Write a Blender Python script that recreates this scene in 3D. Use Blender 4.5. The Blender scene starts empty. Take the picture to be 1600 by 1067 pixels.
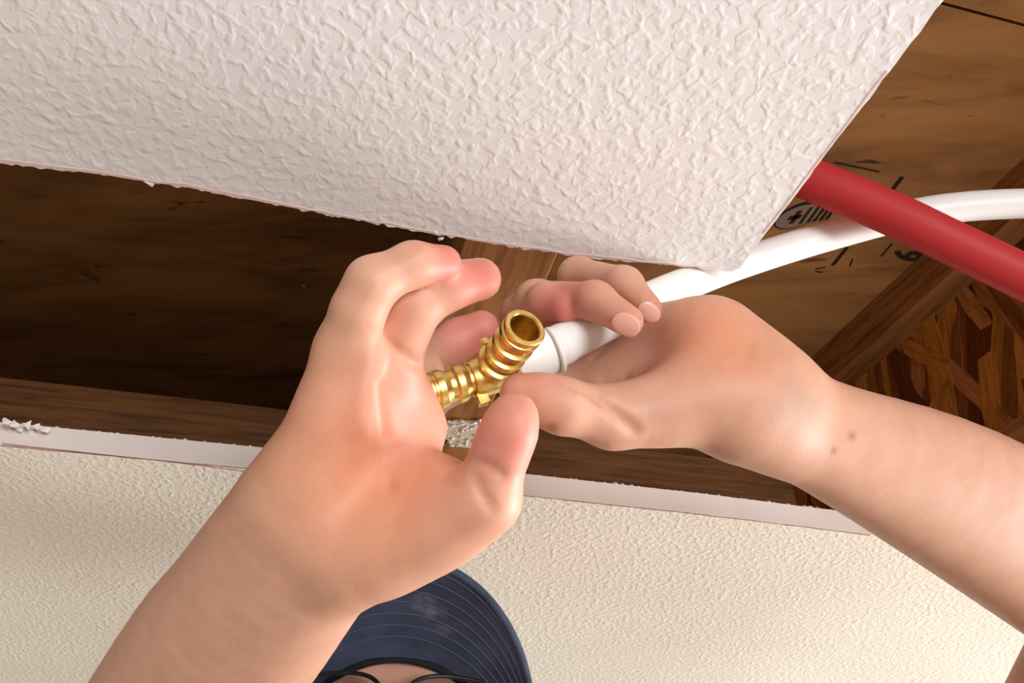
import bpy, bmesh, math, random
import numpy as np
from mathutils import Vector, Matrix

# ------------------------------------------------------------------ camera
FPX = 1400.0                       # focal length in pixels of the 1600 px frame
PITCH = math.radians(40.0)
Z0 = 1.5                           # camera height over the floor
CAM = Vector((0, 0, Z0))
FWD = Vector((0, math.cos(PITCH), math.sin(PITCH)))
UPV = Vector((0, -math.sin(PITCH), math.cos(PITCH)))
RGT = Vector((1, 0, 0))
HC = 0.30                          # ceiling underside over the camera
TH = 0.016                         # drywall thickness
ZC = Z0 + HC                       # underside of the ceiling
ZT = ZC + TH                       # top of the drywall, underside of the joists
ZS = Z0 + 0.53                     # underside of the subfloor

scene = bpy.context.scene
C = scene.collection
cam = bpy.data.cameras.new('camera')
cam.sensor_width = 36.0
cam.lens = 36.0 * FPX / 1600.0
cam.clip_start = 0.01
camo = bpy.data.objects.new('camera', cam)
C.objects.link(camo)
camo.location = CAM
camo.rotation_euler = (math.pi / 2 + PITCH, 0, 0)
scene.camera = camo

# ------------------------------------------------------------------ light
w = bpy.data.worlds.new('world')
scene.world = w
w.use_nodes = True
w.node_tree.nodes['Background'].inputs[0].default_value = (0.80, 0.88, 1.0, 1)
w.node_tree.nodes['Background'].inputs[1].default_value = 1.0


def area(name, loc, target, sx, sy, power, col):
    l = bpy.data.lights.new(name, 'AREA')
    l.shape = 'RECTANGLE'
    l.size, l.size_y, l.energy, l.color = sx, sy, power, col
    o = bpy.data.objects.new(name, l)
    C.objects.link(o)
    o.location = loc
    o.rotation_euler = (Vector(target) - Vector(loc)).to_track_quat('-Z', 'Y').to_euler()
    return o


area('daylight_back_window', (1.30, -2.06, 1.00), (0.0, 0.3, 1.65), 1.0, 0.8, 62, (0.87, 0.93, 1.0))
area('daylight_right_window', (2.26, 1.10, 1.22), (0.0, 0.62, 1.62), 0.9, 0.5, 92, (0.92, 0.95, 1.0))

vs = scene.view_settings
vs.view_transform = 'Standard'
vs.look = 'None'
vs.exposure = 0.0
vs.gamma = 1.0
vs.use_curve_mapping = False


def P(px, py, d):
    """a point seen at pixel (px, py), d metres in front of the camera"""
    return CAM + FWD * d + RGT * ((px - 800.0) / FPX * d) + UPV * ((533.5 - py) / FPX * d)


def PZ(px, py, z):
    """the point of the horizontal plane at height z that is seen at the pixel"""
    r = FWD + RGT * ((px - 800.0) / FPX) + UPV * ((533.5 - py) / FPX)
    return CAM + r * ((z - CAM.z) / r.z)


# ------------------------------------------------------------------ materials
def lin(c):
    return tuple(((x / 255) / 12.92 if x / 255 <= 0.04045 else ((x / 255 + 0.055) / 1.055) ** 2.4) for x in c) + (1,)


def mat(name, col, rough=0.6, metal=0.0, spec=0.5):
    m = bpy.data.materials.new(name)
    m.use_nodes = True
    b = m.node_tree.nodes['Principled BSDF']
    b.inputs['Base Color'].default_value = lin(col)
    b.inputs['Roughness'].default_value = rough
    b.inputs['Metallic'].default_value = metal
    b.inputs['Specular IOR Level'].default_value = spec
    return m, m.node_tree, b


def nd(nt, t, **kw):
    n = nt.nodes.new(t)
    for k, v in kw.items():
        if k in n.inputs:
            n.inputs[k].default_value = v
        else:
            setattr(n, k, v)
    return n


def coords(nt, scale=(1, 1, 1), rot=(0, 0, 0)):
    tc = nd(nt, 'ShaderNodeTexCoord')
    mp = nd(nt, 'ShaderNodeMapping')
    mp.inputs['Scale'].default_value = scale
    mp.inputs['Rotation'].default_value = rot
    nt.links.new(tc.outputs['Object'], mp.inputs['Vector'])
    return mp.outputs['Vector']


def ramp(nt, fac, stops):
    r = nd(nt, 'ShaderNodeValToRGB')
    el = r.color_ramp.elements
    while len(el) < len(stops):
        el.new(0.5)
    for e, (p, c) in zip(el, stops):
        e.position = p
        e.color = c if len(c) == 4 else lin(c)
    nt.links.new(fac, r.inputs[0])
    return r.outputs[0]


def bump(nt, b, h, strength, dist):
    n = nd(nt, 'ShaderNodeBump', Strength=strength, Distance=dist)
    nt.links.new(h, n.inputs['Height'])
    nt.links.new(n.outputs[0], b.inputs['Normal'])
    return n


def g(v):
    return (v, v, v, 1)


def drywall(name, col, scale):
    m, nt, b = mat(name, col, 0.75, spec=0.3)
    v = coords(nt)
    n1 = nd(nt, 'ShaderNodeTexNoise', Scale=scale, Detail=1.6, Roughness=0.45, Distortion=0.35)
    nt.links.new(v, n1.inputs['Vector'])
    h = ramp(nt, n1.outputs[0], [(0.44, g(0)), (0.74, g(1))])
    bump(nt, b, h, 0.33, 0.0010)
    n2 = nd(nt, 'ShaderNodeTexNoise', Scale=9.0, Detail=2.0)
    nt.links.new(v, n2.inputs['Vector'])
    mx = ramp(nt, n2.outputs[0], [(0.3, tuple(int(c * 0.975) for c in col)), (0.7, col)])
    nt.links.new(mx, b.inputs['Base Color'])
    return m


def wood(name, dark, light, grain=(1, 14, 14), scale=9.0, rough=0.6, rot=(0, 0, 0), flecks=None):
    m, nt, b = mat(name, light, rough, spec=0.25)
    v = coords(nt, grain, rot)
    n1 = nd(nt, 'ShaderNodeTexNoise', Scale=scale, Detail=6.0, Roughness=0.62, Distortion=0.5)
    nt.links.new(v, n1.inputs['Vector'])
    c = ramp(nt, n1.outputs[0], [(0.30, dark), (0.55, light), (0.8, tuple(min(255, int(x * 1.1)) for x in light))])
    if flecks:
        v2 = coords(nt, (1, 2.6, 1), rot)
        n2 = nd(nt, 'ShaderNodeTexNoise', Scale=flecks, Detail=3.0, Roughness=0.55, Distortion=0.9)
        nt.links.new(v2, n2.inputs['Vector'])
        f = ramp(nt, n2.outputs[0], [(0.66, g(0)), (0.76, g(1))])
        mix = nd(nt, 'ShaderNodeMix', data_type='RGBA')
        nt.links.new(f, mix.inputs[0])
        nt.links.new(c, mix.inputs[6])
        mix.inputs[7].default_value = lin(tuple(int(x * 0.62) for x in dark))
        c = mix.outputs[2]
    nt.links.new(c, b.inputs['Base Color'])
    bump(nt, b, n1.outputs[0], 0.25, 0.0008)
    return m


M = {}
M['ceiling_a'] = drywall('textured_ceiling_paint', (238, 231, 226), 200)
M['ceiling_b'] = drywall('textured_ceiling_paint_cream', (238, 227, 208), 250)
M['wall'] = drywall('wall_paint', (208, 202, 193), 125)
M['gypsum'] = mat('gypsum_core', (234, 217, 205), 0.9, spec=0.1)[0]
M['paper'] = mat('torn_drywall_paper', (236, 224, 214), 0.9, spec=0.1)[0]
M['scrap'] = mat('torn_gypsum_scrap', (222, 204, 184), 0.95, spec=0.05)[0]
M['pencil'] = mat('red_brown_pencil', (150, 92, 84), 0.8)[0]
M['pencil_pink'] = mat('pink_pencil', (228, 196, 188), 0.8)[0]
M['subfloor'] = wood('subfloor_wood', (126, 84, 48), (178, 126, 74), (1, 4, 4), 6.0, 0.6, (0, 0, -0.2), 22.0)
M['flange'] = wood('flange_wood', (108, 66, 32), (160, 106, 58), (14, 1.2, 14), 12.0)
M['block'] = wood('blocking_wood_shade_tinted', (56, 32, 14), (98, 60, 28), (1.2, 14, 20), 12.0)  # wood colour darkened to carry the shade inside the joist space
M['web'] = wood('strand_board', (96, 58, 26), (150, 102, 52), (3, 3, 3), 12.0)
M['seam'] = mat('dark_gap', (30, 20, 14), 0.9)[0]
M['ink'] = mat('black_print_ink', (34, 24, 18), 0.8)[0]
M['ink_pale'] = mat('pale_print_ground', (150, 124, 98), 0.8)[0]
M['red'] = mat('red_plastic_pipe', (182, 48, 48), 0.55, spec=0.25)[0]
M['white'] = mat('white_plastic_pipe', (238, 232, 224), 0.38, spec=0.4)[0]
M['floor'] = wood('floor_boards', (126, 116, 104), (168, 156, 142), (1, 10, 10), 4.0)
M['trim'] = mat('white_trim', (235, 232, 226), 0.5)[0]
for i, c in enumerate([(178, 118, 48), (150, 96, 44), (190, 134, 66), (122, 70, 30), (96, 48, 22), (168, 112, 62)]):
    c = tuple(min(255, int(x * 1.1)) for x in c)
    M['strand%d' % i] = wood('strand_wood_%d' % i, tuple(int(x * 0.7) for x in c), c, (2, 16, 16), 14.0)

m, nt, b = mat('brass', (226, 188, 108), 0.3, 1.0)
n1 = nd(nt, 'ShaderNodeTexNoise', Scale=260.0, Detail=3.0)
nt.links.new(coords(nt), n1.inputs['Vector'])
nt.links.new(ramp(nt, n1.outputs[0], [(0.3, g(0.28)), (0.75, g(0.40))]), b.inputs['Roughness'])
nt.links.new(ramp(nt, n1.outputs[0], [(0.3, (220, 180, 98)), (0.7, (238, 204, 126))]), b.inputs['Base Color'])
M['brass'] = m


def cloth(name, col, sc=900.0):
    m, nt, b = mat(name, col, 0.85, spec=0.15)
    n = nd(nt, 'ShaderNodeTexNoise', Scale=sc, Detail=2.0)
    nt.links.new(coords(nt), n.inputs['Vector'])
    bump(nt, b, n.outputs[0], 0.4, 0.0006)
    n2 = nd(nt, 'ShaderNodeTexNoise', Scale=38.0, Detail=3.0)
    nt.links.new(coords(nt), n2.inputs['Vector'])
    nt.links.new(ramp(nt, n2.outputs[0], [(0.35, tuple(int(x * 0.86) for x in col)), (0.7, tuple(min(255, int(x * 1.12)) for x in col))]), b.inputs['Base Color'])
    return m


M['navy'] = cloth('navy_cap_cloth', (68, 75, 95))
M['navy_thread'] = mat('navy_thread', (68, 75, 96), 0.8)[0]
M['band'] = cloth('black_band', (34, 32, 36))
M['chalk'] = mat('pale_dust_smudge', (118, 124, 138), 0.95)[0]
M['shirt'] = cloth('grey_shirt', (98, 100, 104))
M['trousers'] = cloth('dark_trousers', (52, 58, 72))
M['shoe'] = cloth('brown_boot', (84, 62, 44))
M['frame'] = mat('dark_glasses_frame', (34, 30, 32), 0.3)[0]
m, nt, b = mat('glasses_lens', (235, 240, 245), 0.02)
b.inputs['Transmission Weight'].default_value = 1.0
b.inputs['IOR'].default_value = 1.1
M['lens'] = m

m, nt, b = mat('skin', (224, 172, 146), 0.5, spec=0.35)
at_ = nd(nt, 'ShaderNodeAttribute', attribute_name='tone')
n1 = nd(nt, 'ShaderNodeTexNoise', Scale=95.0, Detail=3.0)
nt.links.new(coords(nt), n1.inputs['Vector'])
mx = nd(nt, 'ShaderNodeMix', data_type='RGBA', blend_type='MULTIPLY')
mx.inputs[0].default_value = 1.0
nt.links.new(at_.outputs['Color'], mx.inputs[6])
nt.links.new(ramp(nt, n1.outputs[0], [(0.3, (0.93, 0.90, 0.88, 1)), (0.65, (1, 1, 1, 1))]), mx.inputs[7])
nt.links.new(mx.outputs[2], b.inputs['Base Color'])
b.inputs['Subsurface Weight'].default_value = 0.12
b.inputs['Subsurface Radius'].default_value = (1.0, 0.35, 0.2)
b.inputs['Subsurface Scale'].default_value = 0.006
n2 = nd(nt, 'ShaderNodeTexNoise', Scale=1100.0, Detail=2.0)
nt.links.new(coords(nt), n2.inputs['Vector'])
bump(nt, b, n2.outputs[0], 0.12, 0.0005)
M['skin'] = m
M['nail'] = mat('fingernail', (226, 164, 148), 0.3, spec=0.5)[0]


# ------------------------------------------------------------------ helpers
def obj(name, me, material, parent=None, smooth=False):
    if isinstance(me, bmesh.types.BMesh):
        bm = me
        me = bpy.data.meshes.new(name)
        bmesh.ops.recalc_face_normals(bm, faces=bm.faces)
        bm.to_mesh(me)
        bm.free()
    if material is not None and not me.materials:
        me.materials.append(material)
    if smooth:
        me.polygons.foreach_set('use_smooth', [True] * len(me.polygons))
    o = bpy.data.objects.new(name, me)
    C.objects.link(o)
    o.parent = parent
    return o


def empty(name, loc=(0, 0, 0)):
    o = bpy.data.objects.new(name, None)
    o.empty_display_size = 0.02
    C.objects.link(o)
    o.location = loc
    return o


def tag(o, label=None, cat=None, group=None, kind=None):
    for k, v in (('label', label), ('category', cat), ('group', group), ('kind', kind)):
        if v:
            o[k] = v
    return o


def prism(pts, z0, z1):
    bm = bmesh.new()
    lo = [bm.verts.new((p[0], p[1], z0)) for p in pts]
    hi = [bm.verts.new((p[0], p[1], z1)) for p in pts]
    bm.faces.new(lo)
    bm.faces.new(hi)
    n = len(pts)
    for i in range(n):
        bm.faces.new((lo[i], lo[(i + 1) % n], hi[(i + 1) % n], hi[i]))
    return bm


def hexa(p8):
    bm = bmesh.new()
    v = [bm.verts.new(p) for p in p8]
    for f in ((0, 1, 2, 3), (4, 5, 6, 7), (0, 1, 5, 4), (1, 2, 6, 5), (2, 3, 7, 6), (3, 0, 4, 7)):
        bm.faces.new([v[i] for i in f])
    return bm


def bev(bm, w=0.001, seg=2):
    bmesh.ops.bevel(bm, geom=list(bm.edges), offset=w, segments=seg, affect='EDGES')
    return bm


def bezier(pts, n=10):
    """Catmull-Rom samples through pts"""
    pts = [Vector(p) for p in pts]
    pts = [pts[0] * 2 - pts[1]] + pts + [pts[-1] * 2 - pts[-2]]
    out = []
    for i in range(1, len(pts) - 2):
        p0, p1, p2, p3 = pts[i - 1:i + 3]
        for k in range(n):
            t = k / n
            out.append(0.5 * ((2 * p1) + (p2 - p0) * t + (2 * p0 - 5 * p1 + 4 * p2 - p3) * t * t + (3 * p1 - p0 - 3 * p2 + p3) * t ** 3))
    out.append(pts[-2])
    return out


def tube(pts, r, seg=24, inner=None, cap=True):
    """swept tube; r a number or a list; inner: bore radius as a share of r"""
    bm = bmesh.new()
    n = len(pts)
    rs = r if isinstance(r, (list, tuple)) else [r] * n
    rings = []
    nrm = None
    for i, p in enumerate(pts):
        t = (pts[min(i + 1, n - 1)] - pts[max(i - 1, 0)]).normalized()
        if nrm is None:
            nrm = t.orthogonal().normalized()
        nrm = (nrm - t * nrm.dot(t)).normalized()
        bn = t.cross(nrm)
        rings.append([bm.verts.new(p + (nrm * math.cos(a) + bn * math.sin(a)) * rs[i]) for a in [2 * math.pi * k / seg for k in range(seg)]])
    for a, b_ in zip(rings, rings[1:]):
        for k in range(seg):
            bm.faces.new((a[k], a[(k + 1) % seg], b_[(k + 1) % seg], b_[k]))
    if cap:
        bm.faces.new(rings[0])
        bm.faces.new(rings[-1])
    return bm


def lathe(a, b_, prof, seg=40):
    """prof: (distance from a along a->b, radius) closed profile loop"""
    ax = (b_ - a).normalized()
    n = ax.orthogonal().normalized()
    bn = ax.cross(n)
    bm = bmesh.new()
    rings = [[bm.verts.new(a + ax * s + (n * math.cos(t) + bn * math.sin(t)) * r) for t in [2 * math.pi * k / seg for k in range(seg)]] for s, r in prof]
    for i in range(len(rings)):
        p, q = rings[i], rings[(i + 1) % len(rings)]
        for k in range(seg):
            bm.faces.new((p[k], p[(k + 1) % seg], q[(k + 1) % seg], q[k]))
    return bm


rnd = random.Random(7)

# ------------------------------------------------------------------ ceiling
Apts = [PZ(x, y, ZC) for x, y in ((0, 255), (150, 272), (290, 293), (480, 330), (690, 368), (900, 401), (1040, 414), (1110, 421))]
Acorner = [PZ(x, y, ZC) for x, y in ((1130, 424), (1145, 424), (1156, 419))]
Rpts = [PZ(x, y, ZC) for x, y in ((1196, 365), (1230, 322), (1300, 228), (1390, 112), (1475, 0))]
Bpts = [PZ(x, y, ZC) for x, y in ((0, 695), (430, 735), (810, 772), (1100, 803), (1360, 835))]


def rough_line(pts, step, amp, seed):
    r = random.Random(seed)
    out = []
    for a, b_ in zip(pts, pts[1:]):
        n = max(1, int((b_ - a).length / step))
        d = (b_ - a).normalized()
        s = Vector((-d.y, d.x, 0))
        for k in range(n):
            out.append(a + (b_ - a) * (k / n) + s * (r.gauss(0, amp) if k else 0))
    out.append(pts[-1])
    return out


ceiling = empty('ceiling', (0, 0, ZC))
tag(ceiling, 'white textured drywall ceiling with an opening cut into it', kind='structure')


def panel(name, pts, material):
    bm = prism([(p.x, p.y) for p in pts], ZC, ZT)
    o = obj(name, bm, material)
    o.data.materials.append(M['gypsum'])
    for p in o.data.polygons:
        if p.normal.z > -0.5:
            p.material_index = 1
    o.parent = ceiling
    o.matrix_parent_inverse = Matrix.Translation((0, 0, -ZC))
    return o


def on(o, par):
    """keep world position under an empty that only has a location"""
    o.parent = par
    o.matrix_parent_inverse = Matrix.Translation(-par.location)
    return o


dirA = (Apts[-1] - Apts[0]).normalized()
A0 = Apts[0] - dirA * (2.2 + Apts[0].x) / dirA.x
dirR = (Rpts[-1] - Rpts[0]).normalized()
R1 = Rpts[-1] + dirR * (Rpts[-1].y + 0.5) / -dirR.y
lineA = [A0] + rough_line(Apts, 0.0022, 0.00045, 3) + Acorner + rough_line(Rpts, 0.004, 0.00022, 4) + [R1]
panel_a = panel('drywall_panel', lineA + [Vector((2.2, -0.5, 0)), Vector((2.2, -2, 0)), Vector((-2.2, -2, 0))], M['ceiling_a'])
dirB = (Bpts[-1] - Bpts[0]).normalized()
B0 = Bpts[0] - dirB * (2.2 + Bpts[0].x) / dirB.x
B1 = Bpts[-1] + dirB * (2.2 - Bpts[-1].x) / dirB.x
lineB = [B0] + rough_line(Bpts, 0.012, 0.00006, 5) + [B1]
panel_b = panel('drywall_panel', lineB + [Vector((2.2, 2.6, 0)), Vector((-2.2, 2.6, 0))], M['ceiling_b'])
panel_a['label'] = 'large white textured drywall panel above the hands with a cut corner'
panel_b['label'] = 'cream textured drywall panel behind the cap with its cut edge showing'


def strip(pts, width, z, off=0.0):
    """thin flat line drawn along pts on a ceiling's underside"""
    bm = bmesh.new()
    prev = None
    for i, p in enumerate(pts):
        d = (pts[min(i + 1, len(pts) - 1)] - pts[max(0, i - 1)]).normalized()
        s = Vector((-d.y, d.x, 0))
        wv = width * rnd.uniform(0.5, 1.2)
        a = bm.verts.new((p.x + s.x * off, p.y + s.y * off, z))
        b_ = bm.verts.new((p.x + s.x * (off + wv), p.y + s.y * (off + wv), z))
        if prev:
            bm.faces.new((prev[0], a, b_, prev[1]))
        prev = (a, b_)
    r = bmesh.ops.extrude_face_region(bm, geom=list(bm.faces))
    bmesh.ops.translate(bm, verts=[v for v in r['geom'] if isinstance(v, bmesh.types.BMVert)], vec=(0, 0, 0.0002))
    return bm


def sub(o, par):
    """a sub-part under a mesh whose own world matrix is the identity"""
    o.parent = par
    return o


sub(obj('pencil_line', strip(rough_line(Bpts, 0.006, 0.00012, 6), 0.0009, ZC - 0.0002, 0.0004), M['pencil']), panel_b)
left_line = [PZ(x, y, ZC) for x, y in ((0, 688), (120, 701), (260, 716), (420, 737))]
sub(obj('pencil_line', strip([p + Vector((0, 0.003, 0)) for p in rough_line(left_line, 0.01, 0.0001, 8)], 0.0008, ZC - 0.0002, 0.0), M['pencil']), panel_b)
sub(obj('pencil_line', strip(rough_line(Apts[0:4], 0.01, 0.0002, 9), -0.0016, ZC - 0.0002, -0.0006), M['pencil_pink']), panel_a)
sub(obj('pencil_line', strip(rough_line(Apts[3:8], 0.006, 0.0003, 10), -0.0011, ZC - 0.0002, -0.0008), M['pencil_pink']), panel_a)
sub(obj('pencil_line', strip(rough_line(Rpts[:4], 0.01, 0.0002, 11), -0.0008, ZC - 0.0002, -0.0006), M['pencil_pink']), panel_a)


def fleck(p, size, seed, direction):
    """a torn bit of paper: a small crumpled thick polygon"""
    r = random.Random(seed)
    bm = bmesh.new()
    n = 6
    vs_ = []
    side = direction.cross(Vector((0, 0, 1))).normalized()
    for i in range(n):
        a = 2 * math.pi * i / n
        rr = size * r.uniform(0.5, 1.1)
        vs_.append(bm.verts.new(p + side * math.cos(a) * rr * 1.3 + direction * math.sin(a) * rr + Vector((0, 0, r.uniform(-0.4, 0.4) * size))))
    top = bm.verts.new(p + Vector((0, 0, size * 0.5)))
    bot = bm.verts.new(p - Vector((0, 0, size * 0.35)))
    for i in range(n):
        bm.faces.new((vs_[i], vs_[(i + 1) % n], top))
        bm.faces.new((vs_[(i + 1) % n], vs_[i], bot))
    return bm


outA = Vector((-dirA.y, dirA.x, 0))
for i, (px, py, s) in enumerate(((232, 290, 2.0), (278, 296, 1.6), (162, 276, 1.0), (365, 312, .8), (520, 341, 1.0), (612, 358, 1.1), (683, 369, 2.0), (690, 378, 1.1), (748, 376, 1.3), (806, 386, 1.6), (858, 396, 1.4), (902, 404, 1.5), (960, 410, 1.0), (1030, 416, 1.1))):
    sub(obj('paper_fleck', fleck(PZ(px, py - 5, ZC + 0.0005), s * 0.0013, 50 + i, outA), M['paper']), panel_a)
# fuzzy torn paper along the upper rim of the far cut edge
outB = -Vector((-dirB.y, dirB.x, 0))
k = 0
for a, b_ in zip(Bpts, Bpts[1:]):
    n = int((b_ - a).length / 0.0075)
    for j in range(n):
        t = (j + rnd.random()) / n
        p = a + (b_ - a) * t
        p.z = ZT
        s = rnd.choice((0.5, 0.6, 0.8, 0.9, 1.3, 1.9)) * 0.0011
        sub(obj('paper_fleck', fleck(p + outB * 0.0003, s, 200 + k, Vector((0, 0, 1)).cross(outB).cross(outB) * 0.6 + outB * 0.5), M['paper']), panel_b)
        k += 1
# crumpled paper lumps at the left end of the far edge
for px, py, s in ((8, 654, 2.4), (22, 658, 2.0), (40, 661, 2.6), (56, 664, 1.8), (70, 668, 2.0), (30, 668, 1.6), (48, 674, 2.0), (86, 684, 1.6), (102, 686, 2.2), (116, 690, 1.6), (62, 680, 1.3), (14, 670, 1.5)):
    p = PZ(px, py, ZC + 0.010)
    sub(obj('torn_paper', fleck(p - outB * 0.002, s * 0.0012, px, (outB * 0.35 + Vector((0, 0, 1))).normalized()), M['gypsum']), panel_b)
# little curls of fluff along the far pencil line
for px, py in ((1132, 806), (1218, 818), (1292, 824), (1345, 835), (1352, 838), (1042, 800)):
    c0 = PZ(px, py, ZC - 0.0008)
    pts = [c0 + Vector((math.cos(a) * 0.0026, math.sin(a) * 0.002, 0.0003 * a)) for a in [0.5 + 0.55 * i + px for i in range(7)]]
    sub(obj('paper_curl', tube(pts, 0.00022, 6), M['pencil']), panel_b)

# ------------------------------------------------------------------ room shell
W, Y0, Y1 = 2.2, -2.0, 2.6
tag(obj('floor', prism([(-W, Y0), (W, Y0), (W, Y1), (-W, Y1)], -0.05, 0.0), M['floor']), kind='structure')


def box(x0, x1, y0, y1, z0, z1):
    return prism([(x0, y0), (x1, y0), (x1, y1), (x0, y1)], z0, z1)


def wall(name, parts):
    bm = bmesh.new()
    for p in parts:
        t = box(*p)
        me = bpy.data.meshes.new('t')
        t.to_mesh(me)
        t.free()
        bm.from_mesh(me)
        bpy.data.meshes.remove(me)
    return tag(obj(name, bm, M['wall']), kind='structure')


HT = ZS
wall('wall_left', [(-W - .1, -W, Y0, Y1, 0, HT)])
wall('wall_far', [(-W - .1, W + .1, Y1, Y1 + .1, 0, HT)])
wall('wall_back', [(-W - .1, 0.7, Y0 - .1, Y0, 0, HT), (1.9, W + .1, Y0 - .1, Y0, 0, HT), (0.7, 1.9, Y0 - .1, Y0, 0, 0.4), (0.7, 1.9, Y0 - .1, Y0, 1.5, HT)])
wall('wall_right', [(W, W + .1, Y0, 0.6, 0, HT), (W, W + .1, 1.9, Y1, 0, HT), (W, W + .1, 0.6, 1.9, 0, 0.4), (W, W + .1, 0.6, 1.9, 1.5, HT)])

# ------------------------------------------------------------------ subfloor overhead
subfloor = empty('subfloor', (0, 0, ZS))
tag(subfloor, 'brown wooden subfloor boards overhead in the joist space', kind='structure')
s0, s1 = PZ(1480, 8, ZS), PZ(1600, 40, ZS)
sd = (s1 - s0).normalized()
sa, sb = s0 - sd * (s0.x + 2.3) / sd.x, s0 + sd * (2.3 - s0.x) / sd.x
gap = Vector((0, 0.0012, 0))
pan_far = on(obj('subfloor_panel', prism([(sa + gap)[:2], (sb + gap)[:2], (2.3, 2.7), (-2.3, 2.7)], ZS, ZS + .018), M['subfloor']), subfloor)
pan_near = on(obj('subfloor_panel', prism([(-2.3, -2.1), (2.3, -2.1), (sb - gap)[:2], (sa - gap)[:2]], ZS, ZS + .018), M['subfloor']), subfloor)
on(obj('seam_backing', prism([(sa - gap * 6)[:2], (sb - gap * 6)[:2], (sb + gap * 6)[:2], (sa + gap * 6)[:2]], ZS + .018, ZS + .022), M['seam']), subfloor)

E1 = Vector((dirB.x, dirB.y, 0)).normalized()


def mark(a, b_, wd):
    """a printed stroke on the subfloor between two points seen at pixels"""
    p, q = PZ(*a, ZS), PZ(*b_, ZS)
    d = (q - p).normalized()
    s = Vector((-d.y, d.x, 0)) * wd / 2
    o = obj('print_mark', prism([(p + s)[:2], (q + s)[:2], (q - s)[:2], (p - s)[:2]], ZS - .0003, ZS), M['ink'])
    return sub(o, pan_far)


mark((1410, 276), (1391, 300), 0.0036)
mark((1324, 386), (1301, 414), 0.0032)
mark((1394, 380), (1377, 400), 0.0016)
mark((1304, 253), (1374, 268), 0.0012)
mark((1332, 404), (1328, 416), 0.0014)
mark((1274, 420), (1290, 417), 0.0012)
mark((1274, 424), (1285, 425), 0.0012)


def glyph(ch, px, py, size, up, right):
    cu = bpy.data.curves.new('g', 'FONT')
    cu.body = ch
    cu.size = 1.0
    cu.align_x = 'CENTER'
    cu.align_y = 'CENTER'
    cu.extrude = 0.01
    cu.offset = 0.025
    t = bpy.data.objects.new('g', cu)
    C.objects.link(t)
    dg = bpy.context.evaluated_depsgraph_get()
    me = bpy.data.meshes.new_from_object(t.evaluated_get(dg))
    bpy.data.objects.remove(t)
    c = PZ(px, py, ZS)
    for v in me.vertices:
        q = c + right * (v.co.x * size[0]) + up * (v.co.y * size[1])
        v.co = (q.x, q.y, ZS - 0.0002 + (0.0002 if v.co.z < 0 else -0.0002))
    me.materials.clear()
    return sub(obj('print_mark', me, M['ink']), pan_far)


def dirpx(a, b_):
    return (PZ(*b_, ZS) - PZ(*a, ZS)).normalized()


tick = dirpx((1410, 276), (1391, 300))          # runs down the picture, like the ticks
glyph('9', 1416, 398, (0.024, 0.034), dirpx((1400, 395), (1440, 402)), tick)

# round stamp beside the cut panel
bm = bmesh.new()
c0 = PZ(1258, 336, ZS)
ua, ub = dirpx((1240, 340), (1290, 332)), tick


def disc(c, ra, rb, z0, z1, seg=28):
    return prism([(c + ua * math.cos(2 * math.pi * k / seg) * ra + ub * math.sin(2 * math.pi * k / seg) * rb)[:2] for k in range(seg)], z0, z1)


sub(obj('print_mark', disc(c0 - ub * .0015 - ua * .005, .0185, .0150, ZS - .0003, ZS), M['ink']), pan_far)
sub(obj('print_mark', disc(c0 - ua * .005, .0168, .0126, ZS - .0005, ZS - .0002), M['ink_pale']), pan_far)


def quad(c, a0, a1, b0, b1):
    return sub(obj('print_mark', prism([(c + ua * x + ub * y)[:2] for x, y in ((a0, b0), (a1, b0), (a1, b1), (a0, b1))], ZS - .0007, ZS - .0004), M['ink']), pan_far)


quad(c0, -.013, -.003, -.0022, .0022)
quad(c0, -.0095, -.0055, -.007, .007)
for x in (-.001, .005, .010, .015, .0195):
    quad(c0, x, x + .0026, -.009, .009)
# small white crumb stuck overhead in the dark bay
sub(obj('gypsum_crumb', fleck(PZ(475, 446, ZS - .001), .0016, 4, Vector((1, 0, 0))), M['paper']), pan_far)


# ------------------------------------------------------------------ joists
def joist(label, p, q, wd, extend):
    """I-joist with its left bottom edge on the line p-q; p nearest the camera"""
    p, q = Vector((p.x, p.y, 0)), Vector((q.x, q.y, 0))
    d = (q - p).normalized()
    s = Vector((d.y, -d.x, 0))              # to the right
    p, q = p - d * extend[0], p + d * extend[1]
    root = empty('floor_joist', (p.x, p.y, ZT))
    tag(root, label, 'joist', 'floor joists in the opened ceiling')
    FH = 0.038

    def bar(name, a0, a1, z0, z1, m):
        # local frame so that the grain runs along the joist
        L = (q - p).length
        bm = prism([(a0, 0), (a1, 0), (a1, L), (a0, L)], z0, z1)
        o = obj(name, bev(bm, 0.0008, 1), m, root)
        o.rotation_euler = (0, 0, math.atan2(d.y, d.x) - math.pi / 2)
        return o
    bar('bottom_flange', 0, wd, 0.0, FH, M['flange'])
    bar('top_flange', 0, wd, ZS - ZT - FH, ZS - ZT, M['flange'])
    web = bar('web', wd / 2 - .005, wd / 2 + .005, FH, ZS - ZT - FH, M['web'])
    return root, web, (q - p).length


g_a, g_b = PZ(752, 378, ZT), PZ(640, 700, ZT)
h_a, h_b = PZ(872, 395, ZT), PZ(728, 725, ZT)
dj = (h_b - h_a).normalized()
WJ = 0.046
sj = Vector((dj.y, -dj.x, 0))
p1 = h_a - sj * WJ
j1 = joist('wooden floor joist crossing the opening behind the brass tee', p1, p1 + dj, WJ, (2.0, 0.206 + 1.8))
ja, jb = PZ(1600, 262, ZS), PZ(1170, 640, ZS)
dj2 = (jb - ja).normalized()
dj2 = (dj2 * 0.75 + dj * 0.25).normalized()
mid = (ja + jb) / 2
j2 = joist('strand board floor joist behind the right forearm and red pipe', mid - dj2 * 0.2, mid, 0.058, (1.7, 1.7))

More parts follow.
